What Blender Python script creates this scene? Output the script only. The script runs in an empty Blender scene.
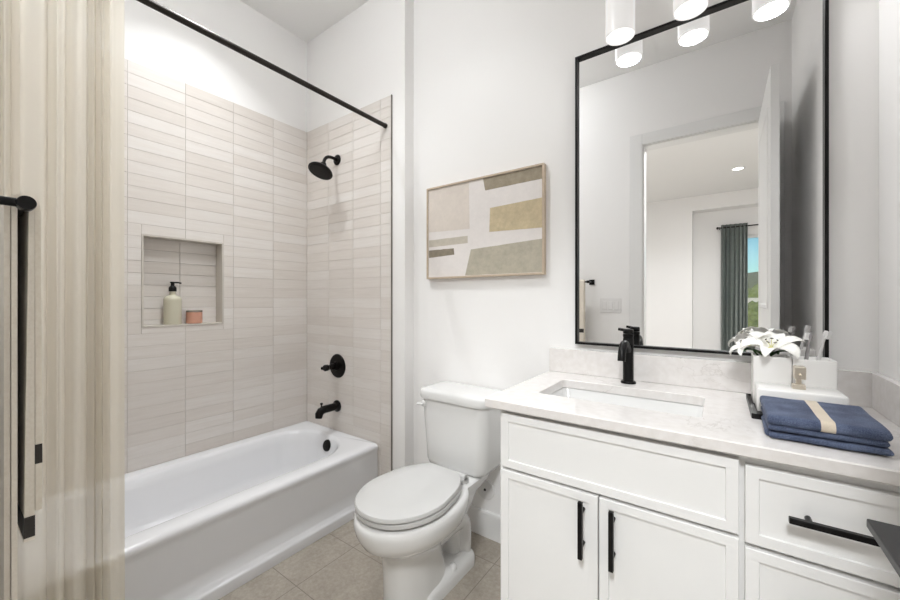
import bpy, bmesh, math, random
from mathutils import Vector, Matrix, noise
random.seed(7)
sc = bpy.context.scene
COL = sc.collection
PI = math.pi
R = math.radians

# ---------------------------------------------------------------- camera, world, exposure
CAM_H = 1.2
cam_d = bpy.data.cameras.new('camera'); cam = bpy.data.objects.new('camera', cam_d); COL.objects.link(cam)
cam_d.sensor_width = 36.0; cam_d.lens = 36.0 * 373.7 / 900.0
cam_d.clip_start = 0.02; cam_d.clip_end = 500
cam.location = (0, 0, CAM_H); cam.rotation_euler = (R(90), 0, R(35.81))
sc.camera = cam
sc.view_settings.view_transform = 'Standard'
sc.view_settings.look = 'None'
sc.view_settings.exposure = 0.02
sc.view_settings.gamma = 1.0
sc.view_settings.use_curve_mapping = False

world = bpy.data.worlds.new('sky'); sc.world = world; world.use_nodes = True
wn = world.node_tree.nodes; wl = world.node_tree.links
sky = wn.new('ShaderNodeTexSky'); sky.sky_type = 'NISHITA'; sky.sun_disc = False
sky.sun_elevation = R(42); sky.sun_rotation = R(20); sky.altitude = 400; sky.air_density = 1.0; sky.dust_density = 0.3
wn['Background'].inputs['Strength'].default_value = 0.085
tint = wn.new('ShaderNodeMix'); tint.data_type = 'RGBA'; tint.blend_type = 'MULTIPLY'; tint.inputs[0].default_value = 1; tint.inputs[7].default_value = (.72, 1.12, 1.12, 1)
wl.new(sky.outputs['Color'], tint.inputs[6]); wl.new(tint.outputs[2], wn['Background'].inputs['Color'])

sun_d = bpy.data.lights.new('sun', 'SUN'); sun_d.energy = 2.2; sun_d.angle = R(0.6); sun_d.color = (1, .95, .87)
sun = bpy.data.objects.new('sun', sun_d); COL.objects.link(sun); sun.location = (0, 0, 12)
sun.rotation_euler = (R(50), 0, R(-150))

LAMP = dict(bath=32.0, shower=6.0, can_fill=4.0, vanity=.68, shade=.95, bedroom=10.0, drum_fill=84.0)  # includes levels for fill lamps added out of view

# ---------------------------------------------------------------- materials
def srgb(r, g, b):
    f = lambda c: (c/255)/12.92 if c/255 <= .04045 else ((c/255+.055)/1.055)**2.4
    return (f(r), f(g), f(b), 1)
class NT:
    def __init__(s, name):
        s.m = bpy.data.materials.new(name); s.m.use_nodes = True
        s.n = s.m.node_tree.nodes; s.l = s.m.node_tree.links
        s.p = s.n['Principled BSDF']; s.out = s.n['Material Output']
    def add(s, t, **kw):
        nd = s.n.new(t)
        for k, v in kw.items():
            if k in nd.inputs: nd.inputs[k].default_value = v
            else: setattr(nd, k, v)
        return nd
    def link(s, a, b): s.l.new(a, b)
    def coord(s, scale=(1, 1, 1), rot=(0, 0, 0), loc=(0, 0, 0)):
        tc = s.add('ShaderNodeTexCoord'); mp = s.add('ShaderNodeMapping')
        mp.inputs['Scale'].default_value = scale; mp.inputs['Rotation'].default_value = rot; mp.inputs['Location'].default_value = loc
        s.link(tc.outputs['Object'], mp.inputs['Vector']); return mp.outputs['Vector']
    def ramp(s, src, stops):
        r = s.add('ShaderNodeValToRGB'); e = r.color_ramp.elements
        while len(e) < len(stops): e.new(.5)
        for i, (p, c) in enumerate(stops): e[i].position = p; e[i].color = c
        s.link(src, r.inputs['Fac']); return r.outputs['Color']
    def bump(s, src, strength, dist=.001):
        b = s.add('ShaderNodeBump'); b.inputs['Strength'].default_value = strength; b.inputs['Distance'].default_value = dist
        s.link(src, b.inputs['Height']); s.link(b.outputs['Normal'], s.p.inputs['Normal']); return b
def plain(name, col, rough=.5, metal=0, bump=None, var=0.0, spec=None, coat=0):
    t = NT(name); t.p.inputs['Base Color'].default_value = col
    t.p.inputs['Roughness'].default_value = rough; t.p.inputs['Metallic'].default_value = metal
    if spec is not None: t.p.inputs['Specular IOR Level'].default_value = spec
    if coat: t.p.inputs['Coat Weight'].default_value = coat; t.p.inputs['Coat Roughness'].default_value = .05
    if bump or var:
        sc_, st = bump if bump else (8, 0)
        nz = t.add('ShaderNodeTexNoise', Scale=sc_, Detail=4.0); t.link(t.coord(), nz.inputs['Vector'])
        if bump: t.bump(nz.outputs['Fac'], st)
        if var:
            a = [c*(1-var) for c in col[:3]]+[1]; b = [min(1, c*(1+var)) for c in col[:3]]+[1]
            t.link(t.ramp(nz.outputs['Fac'], [(.3, a), (.7, b)]), t.p.inputs['Base Color'])
    return t.m
M = {}
M['paint'] = plain('painted_wall', srgb(246, 244, 242), .55, bump=(140, .08))
M['ceil'] = plain('painted_ceiling', srgb(247, 246, 244), .7, bump=(90, .08))
M['trim'] = plain('white_trim', srgb(236, 235, 233), .3)
M['cab'] = plain('cabinet_paint', srgb(244, 243, 241), .35)
M['china'] = plain('white_china', srgb(228, 227, 225), .12, coat=.3)
M['enamel'] = plain('white_enamel', srgb(236, 236, 238), .14, coat=.3)
M['seat'] = plain('white_seat_plastic', srgb(206, 205, 203), .25)
M['black'] = plain('matte_black_metal', srgb(22, 21, 21), .38, metal=.6)
M['bronze'] = plain('dark_bronze_metal', srgb(20, 17, 16), .28, metal=.7)
M['rod'] = plain('dark_rod_metal', srgb(46, 41, 37), .35, metal=.6)
M['gunmetal'] = plain('gunmetal', srgb(62, 62, 62), .42, metal=.75)
M['nickel'] = plain('brushed_nickel', srgb(200, 190, 175), .25, metal=1)
M['gold'] = plain('champagne_metal', srgb(224, 214, 198), .3, metal=.8)
M['ceramic'] = plain('white_ceramic', srgb(240, 238, 235), .25)
M['edge'] = plain('tile_edge_metal', srgb(120, 113, 106), .4, metal=.3)
M['grout'] = plain('tile_grout', srgb(206, 198, 190), .9, bump=(200, .2))
M['wood'] = plain('pale_wood', srgb(196, 178, 156), .5, bump=(60, .1), var=.06)
M['plate'] = plain('switch_plastic', srgb(236, 234, 232), .3)
M['mirror'] = plain('mirror_glass', (.93, .93, .93, 1), 0.0, metal=1)
M['pink'] = plain('terracotta_wax', srgb(205, 152, 130), .5, var=.03)
M['soap'] = plain('cream_soap_bottle', srgb(206, 201, 180), .25, coat=.2)
M['clear_lid'] = plain('jar_lid', srgb(150, 140, 130), .2, metal=.5)
M['brush_grey'] = plain('grey_bristle', srgb(150, 146, 146), .5)
M['brush_white'] = plain('white_brush_plastic', srgb(215, 213, 211), .35)
M['petal'] = plain('lily_petal', srgb(248, 246, 240), .5, bump=(60, .1))
M['pistil'] = plain('lily_throat', srgb(226, 222, 160), .5)
M['anther'] = plain('lily_anther', srgb(52, 36, 28), .7)
M['leaf'] = plain('lily_leaf', srgb(48, 84, 36), .45, var=.25, bump=(40, .1))
M['soil'] = plain('dark_moss', srgb(40, 38, 30), .95, bump=(80, .6))
M['carpet'] = plain('bedroom_carpet', srgb(196, 188, 178), .95, bump=(300, .4))
M['rubber'] = plain('dark_rubber', srgb(24, 24, 24), .7)
M['cream_block'] = plain('outdoor_cream', srgb(226, 220, 206), .8, bump=(30, .2))
M['dirt'] = plain('dry_ground', srgb(206, 186, 150), .95, bump=(3, .4), var=.12)
M['hill'] = plain('scrub_hill', srgb(112, 116, 86), .95, bump=(2, .6), var=.2)
M['bush'] = plain('green_bush', srgb(122, 134, 70), .8, bump=(8, .8), var=.35)

def fabric(name, col, col2=None, weave=700, rough=.9, strength=.25, sheen=.2):
    t = NT(name); v = t.coord()
    t.p.inputs['Roughness'].default_value = rough; t.p.inputs['Sheen Weight'].default_value = sheen
    nz = t.add('ShaderNodeTexNoise', Scale=weave*.5, Detail=2.0); t.link(v, nz.inputs['Vector'])
    n2 = t.add('ShaderNodeTexNoise', Scale=22.0, Detail=5.0); t.link(v, n2.inputs['Vector'])
    mx = t.add('ShaderNodeMath', operation='MULTIPLY_ADD'); mx.inputs[1].default_value = .55
    t.link(nz.outputs['Fac'], mx.inputs[0])
    m2 = t.add('ShaderNodeMath', operation='MULTIPLY'); m2.inputs[1].default_value = .45
    t.link(n2.outputs['Fac'], m2.inputs[0]); t.link(m2.outputs[0], mx.inputs[2])
    t.link(t.ramp(mx.outputs[0], [(.35, col), (.65, col2 or col)]), t.p.inputs['Base Color'])
    t.bump(nz.outputs['Fac'], strength, .0008)
    return t.m
M['terry'] = fabric('cream_terry', srgb(232, 222, 206), srgb(240, 232, 218), 300, strength=.5)
M['linen'] = fabric('cream_linen', srgb(230, 220, 204), srgb(238, 230, 216), 400, strength=.4)
M['band'] = fabric('charcoal_band', srgb(52, 48, 45), srgb(60, 56, 52), 500)
M['denim'] = fabric('blue_chambray', srgb(40, 50, 76), srgb(98, 109, 134), 1100, strength=.6, sheen=.05)
M['stripe'] = fabric('beige_stripe', srgb(200, 186, 166), srgb(214, 201, 182), 900)
M['drape'] = fabric('grey_green_drape', srgb(108, 115, 111), srgb(126, 133, 128), 400, rough=.42, sheen=0)

def mk_curtain():
    t = NT('sheer_cream_curtain')
    t.p.inputs['Base Color'].default_value = srgb(250, 243, 228); t.p.inputs['Roughness'].default_value = .85
    nz = t.add('ShaderNodeTexWave', Scale=160.0, Distortion=1.0); nz.bands_direction = 'Z'; t.link(t.coord(), nz.inputs['Vector'])
    t.bump(nz.outputs['Fac'], .015)
    tl = t.add('ShaderNodeBsdfTranslucent'); tl.inputs['Color'].default_value = srgb(251, 244, 230)
    tr = t.add('ShaderNodeBsdfTransparent')
    a = t.add('ShaderNodeMixShader'); a.inputs[0].default_value = .28
    t.link(t.p.outputs[0], a.inputs[1]); t.link(tl.outputs[0], a.inputs[2])
    b = t.add('ShaderNodeMixShader'); b.inputs[0].default_value = .25
    t.link(a.outputs[0], b.inputs[1]); t.link(tr.outputs[0], b.inputs[2]); t.link(b.outputs[0], t.out.inputs['Surface'])
    return t.m
M['curtain'] = mk_curtain()

def mk_tile():
    t = NT('stacked_ceramic_tile'); tc = t.add('ShaderNodeTexCoord')
    geo = t.add('ShaderNodeNewGeometry')
    # streaks run along the tile's length (horizontal)
    mp = t.add('ShaderNodeMapping'); mp.inputs['Scale'].default_value = (5, 5, 75); t.link(tc.outputs['Object'], mp.inputs['Vector'])
    off = t.add('ShaderNodeVectorMath', operation='SCALE'); off.inputs[0].default_value = (13, 7, 29)
    t.link(geo.outputs['Random Per Island'], off.inputs['Scale'])
    ad = t.add('ShaderNodeVectorMath', operation='ADD'); t.link(mp.outputs['Vector'], ad.inputs[0]); t.link(off.outputs[0], ad.inputs[1])
    nz = t.add('ShaderNodeTexNoise', Scale=1.0, Detail=4.0, Roughness=.6); t.link(ad.outputs[0], nz.inputs['Vector'])
    mx = t.add('ShaderNodeMath', operation='MULTIPLY_ADD'); mx.inputs[1].default_value = .70
    t.link(nz.outputs['Fac'], mx.inputs[0])
    m2 = t.add('ShaderNodeMath', operation='MULTIPLY'); m2.inputs[1].default_value = .40
    t.link(geo.outputs['Random Per Island'], m2.inputs[0]); t.link(m2.outputs[0], mx.inputs[2])
    c = t.ramp(mx.outputs[0], [(.15, srgb(213, 205, 197)), (.5, srgb(222, 215, 208)), (.85, srgb(230, 225, 220))])
    t.link(c, t.p.inputs['Base Color'])
    t.p.inputs['Roughness'].default_value = .38
    t.bump(nz.outputs['Fac'], .08)
    return t.m
M['tile'] = mk_tile()

def mk_floor():
    t = NT('porcelain_floor_tile')
    v = t.coord(loc=(1.44, -.894, 0))
    br = t.add('ShaderNodeTexBrick'); br.offset = 0.0; br.squash = 1.0
    br.inputs['Scale'].default_value = 1.0; br.inputs['Brick Width'].default_value = .61; br.inputs['Row Height'].default_value = .301
    br.inputs['Mortar Size'].default_value = .0016; br.inputs['Mortar Smooth'].default_value = .1; br.inputs['Bias'].default_value = 0
    br.inputs['Color1'].default_value = (.35, .35, .35, 1); br.inputs['Color2'].default_value = (.65, .65, .65, 1)
    br.inputs['Mortar'].default_value = (0, 0, 0, 1)
    t.link(v, br.inputs['Vector'])
    n1 = t.add('ShaderNodeTexNoise', Scale=6.0, Detail=8.0, Roughness=.62, Distortion=1.2); t.link(v, n1.inputs['Vector'])
    n2 = t.add('ShaderNodeTexNoise', Scale=60.0, Detail=6.0, Roughness=.7); t.link(v, n2.inputs['Vector'])
    a = t.add('ShaderNodeMath', operation='MULTIPLY_ADD'); a.inputs[1].default_value = .5
    t.link(n2.outputs['Fac'], a.inputs[0])
    b = t.add('ShaderNodeMath', operation='MULTIPLY'); b.inputs[1].default_value = .5
    t.link(n1.outputs['Fac'], b.inputs[0]); t.link(b.outputs[0], a.inputs[2])
    c = t.ramp(a.outputs[0], [(.3, srgb(140, 131, 119)), (.5, srgb(166, 157, 145)), (.72, srgb(190, 182, 170))])
    mx = t.add('ShaderNodeMix', data_type='RGBA')
    t.link(br.outputs['Fac'], mx.inputs[0]); t.link(c, mx.inputs[6]); mx.inputs[7].default_value = srgb(122, 114, 105)
    t.link(mx.outputs[2], t.p.inputs['Base Color'])
    t.p.inputs['Roughness'].default_value = .45
    t.bump(a.outputs[0], .12)
    return t.m
M['floor'] = mk_floor()

def mk_quartz():
    t = NT('white_veined_quartz'); v = t.coord()
    w = t.add('ShaderNodeTexNoise', Scale=2.2, Detail=8.0, Roughness=.6, Distortion=2.5); t.link(v, w.inputs['Vector'])
    d = t.add('ShaderNodeMath', operation='SUBTRACT'); d.inputs[1].default_value = .5; t.link(w.outputs['Fac'], d.inputs[0])
    ab = t.add('ShaderNodeMath', operation='ABSOLUTE'); t.link(d.outputs[0], ab.inputs[0])
    n2 = t.add('ShaderNodeTexNoise', Scale=3.0, Detail=2.0); t.link(v, n2.inputs['Vector'])
    th = t.ramp(n2.outputs['Fac'], [(.55, (0, 0, 0, 1)), (.75, (.75, .75, .75, 1))])
    vein = t.ramp(ab.outputs[0], [(.0, (1, 1, 1, 1)), (.012, (0, 0, 0, 1))])
    mu = t.add('ShaderNodeMix', data_type='RGBA', blend_type='MULTIPLY'); mu.inputs[0].default_value = 1
    t.link(vein, mu.inputs[6]); t.link(th, mu.inputs[7])
    n3 = t.add('ShaderNodeTexNoise', Scale=45.0, Detail=3.0); t.link(v, n3.inputs['Vector'])
    base = t.ramp(n3.outputs['Fac'], [(.3, srgb(227, 222, 218)), (.7, srgb(235, 231, 228))])
    mx = t.add('ShaderNodeMix', data_type='RGBA'); t.link(mu.outputs[2], mx.inputs[0]); t.link(base, mx.inputs[6]); mx.inputs[7].default_value = srgb(190, 183, 176)
    t.link(mx.outputs[2], t.p.inputs['Base Color']); t.p.inputs['Roughness'].default_value = .16
    return t.m
M['quartz'] = mk_quartz()

def emis(name, col, strength):
    t = NT(name); t.p.inputs['Base Color'].default_value = col
    t.p.inputs['Emission Color'].default_value = col; t.p.inputs['Emission Strength'].default_value = strength
    t.p.inputs['Roughness'].default_value = .3
    return t.m
M['shade'] = emis('lit_opal_glass', (1, .975, .95, 1), LAMP['shade']*.55)
M['shade'].node_tree.nodes['Principled BSDF'].inputs['Base Color'].default_value = (.42, .41, .40, 1)
M['shade_in'] = emis('lit_opal_inside', (1, .985, .965, 1), LAMP['shade']*1.2)
M['led'] = emis('lit_led_lens', (1, .97, .93, 1), 6)
def mk_glass():
    t = NT('window_glass'); g = t.add('ShaderNodeBsdfGlossy'); g.inputs['Roughness'].default_value = 0
    tr = t.add('ShaderNodeBsdfTransparent'); mx = t.add('ShaderNodeMixShader'); mx.inputs[0].default_value = .04
    t.link(tr.outputs[0], mx.inputs[1]); t.link(g.outputs[0], mx.inputs[2]); t.link(mx.outputs[0], t.out.inputs['Surface'])
    return t.m
M['glass'] = mk_glass()
def art(name, c, v=.06):
    t = NT(name); nz = t.add('ShaderNodeTexNoise', Scale=26.0, Detail=8.0, Roughness=.75); t.link(t.coord(), nz.inputs['Vector'])
    lo = [x*(1-v*2) for x in srgb(*c)[:3]]+[1]; hi = [min(1, x*(1+v*2)) for x in srgb(*c)[:3]]+[1]
    t.link(t.ramp(nz.outputs['Fac'], [(.3, lo), (.7, hi)]), t.p.inputs['Base Color']); t.p.inputs['Roughness'].default_value = .85
    return t.m

# ---------------------------------------------------------------- object helpers
def worigin(o):
    v = Vector((0, 0, 0))
    while o is not None: v += o.location; o = o.parent
    return v
def obj(name, bm, mat, parent=None, loc=None, smooth=False, bevel=0, seg=2, sub=0, angle=35):
    """link a bmesh (world coordinates) as ONE mesh object"""
    loc = Vector(loc) if loc else Vector((0, 0, 0))
    org = worigin(parent) + loc if parent else loc
    bmesh.ops.recalc_face_normals(bm, faces=bm.faces)
    bmesh.ops.translate(bm, verts=bm.verts, vec=-org)
    me = bpy.data.meshes.new(name); bm.to_mesh(me); bm.free()
    o = bpy.data.objects.new(name, me); COL.objects.link(o)
    for m in (mat if isinstance(mat, (list, tuple)) else [mat]): me.materials.append(m)
    o.parent = parent; o.location = loc
    if bevel:
        b = o.modifiers.new('bevel', 'BEVEL'); b.width = bevel; b.segments = seg; b.limit_method = 'ANGLE'; b.angle_limit = R(40)
        b.harden_normals = True
    if sub:
        s = o.modifiers.new('sub', 'SUBSURF'); s.levels = sub; s.render_levels = sub
    if smooth or bevel:
        for p in me.polygons: p.use_smooth = True
        if not sub:
            try: me.set_sharp_from_angle(angle=R(angle))
            except Exception: pass
    return o
def tag(o, label, cat, group=None):
    o['label'] = label; o['category'] = cat
    if group: o['group'] = group
    return o
def thing(name, label, cat, loc, group=None):
    o = bpy.data.objects.new(name, None); COL.objects.link(o); o.location = loc; o.empty_display_size = .05
    return tag(o, label, cat, group)
def struct(o): o['kind'] = 'structure'; return o

def box(bm, x0, x1, y0, y1, z0, z1, mi=0):
    vs = [bm.verts.new((x, y, z)) for z in (z0, z1) for y in (y0, y1) for x in (x0, x1)]
    for q in ((0, 1, 3, 2), (4, 6, 7, 5), (0, 4, 5, 1), (2, 3, 7, 6), (0, 2, 6, 4), (1, 5, 7, 3)):
        f = bm.faces.new([vs[i] for i in q]); f.material_index = mi
    return vs
def loft(bm, rings, cap0=True, cap1=True, closed=True, mi=0):
    vr = [[bm.verts.new(p) for p in r] for r in rings]
    n = len(rings[0])
    for a, b in zip(vr[:-1], vr[1:]):
        for i in range(n if closed else n-1):
            j = (i+1) % n
            f = bm.faces.new((a[i], a[j], b[j], b[i])); f.material_index = mi
    if cap0: bm.faces.new(vr[0]).material_index = mi
    if cap1: bm.faces.new(vr[-1]).material_index = mi
    return vr
def rr(x0, x1, y0, y1, z, r, n=8):
    """rounded rectangle ring; r = radius or 4 radii (x1y0, x1y1, x0y1, x0y0)"""
    rs = r if isinstance(r, (list, tuple)) else [r]*4
    pts = []
    for (cx, cy, a0), q in zip(((x1, y0, -90), (x1, y1, 0), (x0, y1, 90), (x0, y0, 180)), rs):
        sx = -1 if cx == x1 else 1; sy = 1 if cy == y0 else -1
        for k in range(n+1):
            a = R(a0+90*k/n)
            pts.append(Vector((cx+sx*q+q*math.cos(a), cy+sy*q+q*math.sin(a), z)))
    return pts
def frame(d):
    d = Vector(d).normalized()
    a = Vector((0, 0, 1)) if abs(d.z) < .9 else Vector((1, 0, 0))
    u = d.cross(a).normalized(); v = d.cross(u).normalized()
    return u, v
def tube(bm, pts, rad, seg=16, cap=True, mi=0, flat=1.0):
    pts = [Vector(p) for p in pts]; n = len(pts)
    rad = rad if isinstance(rad, (list, tuple)) else [rad]*n
    t0 = (pts[1]-pts[0]).normalized(); u, v = frame(t0)
    rings = []
    for i, p in enumerate(pts):
        t = (pts[min(i+1, n-1)]-pts[max(i-1, 0)]).normalized()
        q = t0.rotation_difference(t); u = q @ u; v = q @ v; t0 = t
        rings.append([p+rad[i]*(math.cos(2*PI*k/seg)*u+flat*math.sin(2*PI*k/seg)*v) for k in range(seg)])
    return loft(bm, rings, cap, cap, mi=mi)
def lathe(bm, prof, base, axis=(0, 0, 1), seg=32, mi=0, cap0=True, cap1=True):
    """prof: (radius, height along axis)"""
    ax = Vector(axis).normalized(); u, v = frame(ax); b = Vector(base)
    rings = [[b+ax*h+max(r, 1e-4)*(math.cos(2*PI*k/seg)*u+math.sin(2*PI*k/seg)*v) for k in range(seg)] for r, h in prof]
    return loft(bm, rings, cap0, cap1, mi=mi)
def BM(): return bmesh.new()
def bez(p0, p1, p2, p3, n=10):
    p0, p1, p2, p3 = map(Vector, (p0, p1, p2, p3)); out = []
    for i in range(n+1):
        t = i/n; s = 1-t
        out.append(s**3*p0+3*s*s*t*p1+3*s*t*t*p2+t**3*p3)
    return out

# ---------------------------------------------------------------- room constants (metres; the camera stands in the doorway)
XL, XR = -2.394, .385          # tiled face of the left wall, right wall
YB, YT, YF = 1.652, 1.569, -.03  # back wall, tiled wet wall face, front (door) wall
CZ = 3.05
JOG = -1.455; TEDGE = -1.557
TTOP, TBOT = 2.40, .335
OP0, OP1, OPZ = -.502, .262, 2.435   # door opening

# ---------------------------------------------------------------- structure
b = BM(); box(b, -2.6, .5, YF-.13, 1.9, -.1, 0); struct(obj('floor', b, M['floor']))
b = BM(); box(b, -2.6, .5, YF-.13, 1.9, CZ, CZ+.1); struct(obj('ceiling', b, M['ceil']))
b = BM(); box(b, JOG, XR+.1, YB, YB+.12, 0, CZ); struct(obj('wall_back', b, M['paint']))
b = BM(); box(b, XL-.1, JOG, YT+.008, YB+.12, 0, CZ); WET = struct(obj('wall_wet_end', b, M['paint'], bevel=.004))
b = BM(); box(b, XR, XR+.1, YF-.13, YB+.12, 0, CZ); struct(obj('wall_right', b, M['paint']))
# left wall with the niche hole
NY0, NY1, NZ0, NZ1, ND = .634, 1.006, 1.067, 1.53, .078
b = BM(); XP = XL-.008; e_ = .005; NA0, NA1, NB0, NB1 = NY0-e_, NY1+e_, NZ0-e_, NZ1+e_
for (y0, y1, z0, z1) in ((YF-.13, NA0, 0, CZ), (NA1, YT+.008, 0, CZ), (NA0, NA1, 0, NB0), (NA0, NA1, NB1, CZ)): box(b, XP-.12, XP, y0, y1, z0, z1)
box(b, XP-.13, XP-ND, NY0-.01, NY1+.01, NZ0-.01, NZ1+.01)
WL = struct(obj('wall_left', b, M['paint']))
# front wall (behind the camera) with the door opening, and the short wing wall that closes the tub alcove
b = BM()
box(b, XP, OP0, YF-.12, YF, 0, CZ); box(b, OP1, XR, YF-.12, YF, 0, CZ); box(b, OP0, OP1, YF-.12, YF, OPZ, CZ)
WF = struct(obj('wall_front', b, M['paint']))
b = BM(); box(b, XP, JOG, YF, .041, 0, CZ); WN = struct(obj('wall_near_end', b, M['paint']))

# tiles: each one a bevelled slab, cut round the niche
TW, TH, G = .25, .0625, .0007
def tile(bm, P, u0, u1, v0, v1):
    """P(u, v, h) -> world point, h = height off the wall"""
    if u1-u0 < .006 or v1-v0 < .006: return
    u0 += G; u1 -= G; v0 += G; v1 -= G; e = .0010; j = random.uniform(-.0004, .0004)
    A = [bm.verts.new(P(u, v, .001)) for u, v in ((u0, v0), (u1, v0), (u1, v1), (u0, v1))]
    A2 = [bm.verts.new(P(u, v, 0.0070+j)) for u, v in ((u0, v0), (u1, v0), (u1, v1), (u0, v1))]
    B = [bm.verts.new(P(u, v, .008+j)) for u, v in ((u0+e, v0+e), (u1-e, v0+e), (u1-e, v1-e), (u0+e, v1-e))]
    for X, Y in ((A, A2), (A2, B)):
        for i in range(4): bm.faces.new((X[i], X[(i+1) % 4], Y[(i+1) % 4], Y[i]))
    bm.faces.new(B)
def tile_field(bm, P, u_edges, zlo, zhi, hole=None):
    z = zhi
    while z-TH > zlo-TH+.004:
        z0 = max(z-TH, zlo)
        for u0, u1 in zip(u_edges[:-1], u_edges[1:]):
            if hole and u1 > hole[0] and u0 < hole[1] and z > hole[2] and z0 < hole[3]:
                h0, h1, h2, h3 = hole
                tile(bm, P, u0, min(u1, h0), z0, z); tile(bm, P, max(u0, h1), u1, z0, z)
                c0, c1 = max(u0, h0), min(u1, h1)
                tile(bm, P, c0, c1, z0, min(z, h2)); tile(bm, P, c0, c1, max(z0, h3), z)
            else: tile(bm, P, u0, u1, z0, z)
        z -= TH
ye = [YT-TW*k for k in range(7, -1, -1)]; ye[0] = max(ye[0], .049); ye = [y for y in ye if y >= .049]
if ye[0] > .05: ye = [.049]+ye
T0 = .30
b = BM(); tile_field(b, lambda u, v, h: (XP+h, u, v), ye, T0, TTOP, (NY0-.009, NY1+.009, NZ0-.009, NZ1+.009))
obj('tile_field', b, M['tile'], WL)
b = BM()
for (y0, y1, z0, z1) in ((.041, NA0, T0, TTOP), (NA1, YT+.008, T0, TTOP), (NA0, NA1, T0, NB0), (NA0, NA1, NB1, TTOP)): box(b, XP-.001, XP+.0060, y0, y1, z0, z1)
obj('grout', b, M['grout'], WL)
xe = [XL+TW*k for k in range(4)]+[TEDGE]
YP = YT+.008
b = BM(); tile_field(b, lambda u, v, h: (u, YP-h, v), xe, 0.0, TTOP); obj('tile_field', b, M['tile'], WET)
b = BM(); box(b, XL-.004, TEDGE, YP-.0060, YP+.001, 0, TTOP); obj('grout', b, M['grout'], WET)
b = BM(); box(b, TEDGE, TEDGE+.004, YP-.009, YP+.001, 0, TTOP); obj('tile_edge_strip', b, M['edge'], WET)
b = BM(); tile_field(b, lambda u, v, h: (u, .041+h, v), xe, T0, TTOP); obj('tile_field', b, M['tile'], WN)
# niche lining: back tiles, four cheeks and a thin stone frame
b = BM()
tile_field(b, lambda u, v, h: (XP-ND+h, u, v), [NY0, .819, NY1], NZ0, NZ1)
obj('niche_tiles', b, M['tile'], WL)
b = BM()
for (y0, y1, z0, z1) in ((NY0-.009, NY0, NZ0-.009, NZ1+.009), (NY1, NY1+.009, NZ0-.009, NZ1+.009), (NY0, NY1, NZ0-.009, NZ0), (NY0, NY1, NZ1, NZ1+.009)): box(b, XP-ND, XL+.003, y0, y1, z0, z1)
obj('niche_frame', b, plain('niche_stone', srgb(205, 198, 188), .4, var=.04), WL, bevel=.001)

# baseboards
def baseboard(name, pts):
    b = BM()
    (x0, y0), (x1, y1), (nx, ny) = pts
    prof = [(0, 0), (.014, 0), (.014, .120), (.011, .127), (.005, .130), (0, .130)]
    rings = [[Vector((x+nx*d, y+ny*d, z)) for d, z in prof] for x, y in ((x0, y0), (x1, y1))]
    loft(b, rings); return struct(obj(name, b, M['trim']))
baseboard('baseboard_back', ((JOG+.0145, YB), (-.58, YB), (0, -1)))
baseboard('baseboard_jog', ((JOG, YT+.0085), (JOG, YB), (1, 0)))
baseboard('baseboard_wet_end', ((TEDGE+.0045, YT+.008), (JOG+.014, YT+.008), (0, -1)))
baseboard('baseboard_front', ((JOG, YF), (OP0-.09, YF), (0, 1)))
baseboard('baseboard_right', ((XR, YF), (XR, 1.08), (-1, 0)))

# door casing, jamb and the open door leaf
b = BM()
for y0, y1, tk in ((YF, YF+.016, 1), (YF-.136, YF-.12, 1)):
    box(b, OP0-.088, OP0+.004, y0, y1, 0, OPZ+.086); box(b, OP0+.004, OP1-.004, y0, y1, OPZ-.004, OPZ+.086); box(b, OP1-.004, min(OP1+.088, XR-.002), y0, y1, 0, OPZ+.086)
struct(obj('trim_1', b, M['trim'], bevel=.004))
b = BM()
box(b, OP0+.0003, OP0+.014, YF-.1195, YF-.0005, 0, OPZ); box(b, OP1-.010, OP1-.0003, YF-.1195, YF-.0005, 0, OPZ); box(b, OP0+.014, OP1-.010, YF-.1195, YF-.0005, OPZ-.014, OPZ-.0003)
struct(obj('trim_2', b, M['trim'], bevel=.002))
DX0, DX1, DY0, DY1 = .214, .25, YF+.022, .742
b = BM()
def door_face(bm, x, s):
    pass
box(b, DX0, DX1, DY0, DY1, .012, 2.418)
DOOR = struct(obj('door_1', b, M['trim'], bevel=.002))
for k, (z0, z1) in enumerate(((.25, 1.0), (1.15, 2.25))):
    for xs, sx in ((DX0, -1), (DX1, 1)):
        b = BM()
        o0 = [Vector((xs, y, z)) for y, z in ((DY0+.12, z0), (DY1-.12, z0), (DY1-.12, z1), (DY0+.12, z1))]
        def sh(d, h): return [Vector((xs+sx*h, y, z)) for y, z in ((DY0+.12+d, z0+d), (DY1-.12-d, z0+d), (DY1-.12-d, z1-d), (DY0+.12+d, z1-d))]
        loft(b, [sh(0, 0), sh(.004, .006), sh(.022, .006), sh(.03, .001)], False, True)
        obj('panel_moulding', b, M['trim'], DOOR)
# lever handle on the bathroom face of the door
b = BM()
LZ = .922
box(b, DX0-.012, DX0, .655, .720, LZ-.032, LZ+.032)
HD = obj('door_handle', b, M['gunmetal'], DOOR, bevel=.002)
b = BM(); tube(b, [(DX0-.012, .688, LZ-.006), (DX0-.034, .688, LZ-.006)], .0085, 20); obj('neck', b, M['black'], HD, smooth=True)
b = BM(); box(b, DX0-.058, DX0-.026, .585, .718, LZ-.020, LZ-.008); obj('lever', b, M['gunmetal'], HD, bevel=.002)
b = BM(); box(b, DX0+.008, DX1-.008, DY1, DY1+.0015, LZ-.03, LZ+.03); obj('latch_plate', b, M['black'], DOOR)

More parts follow.
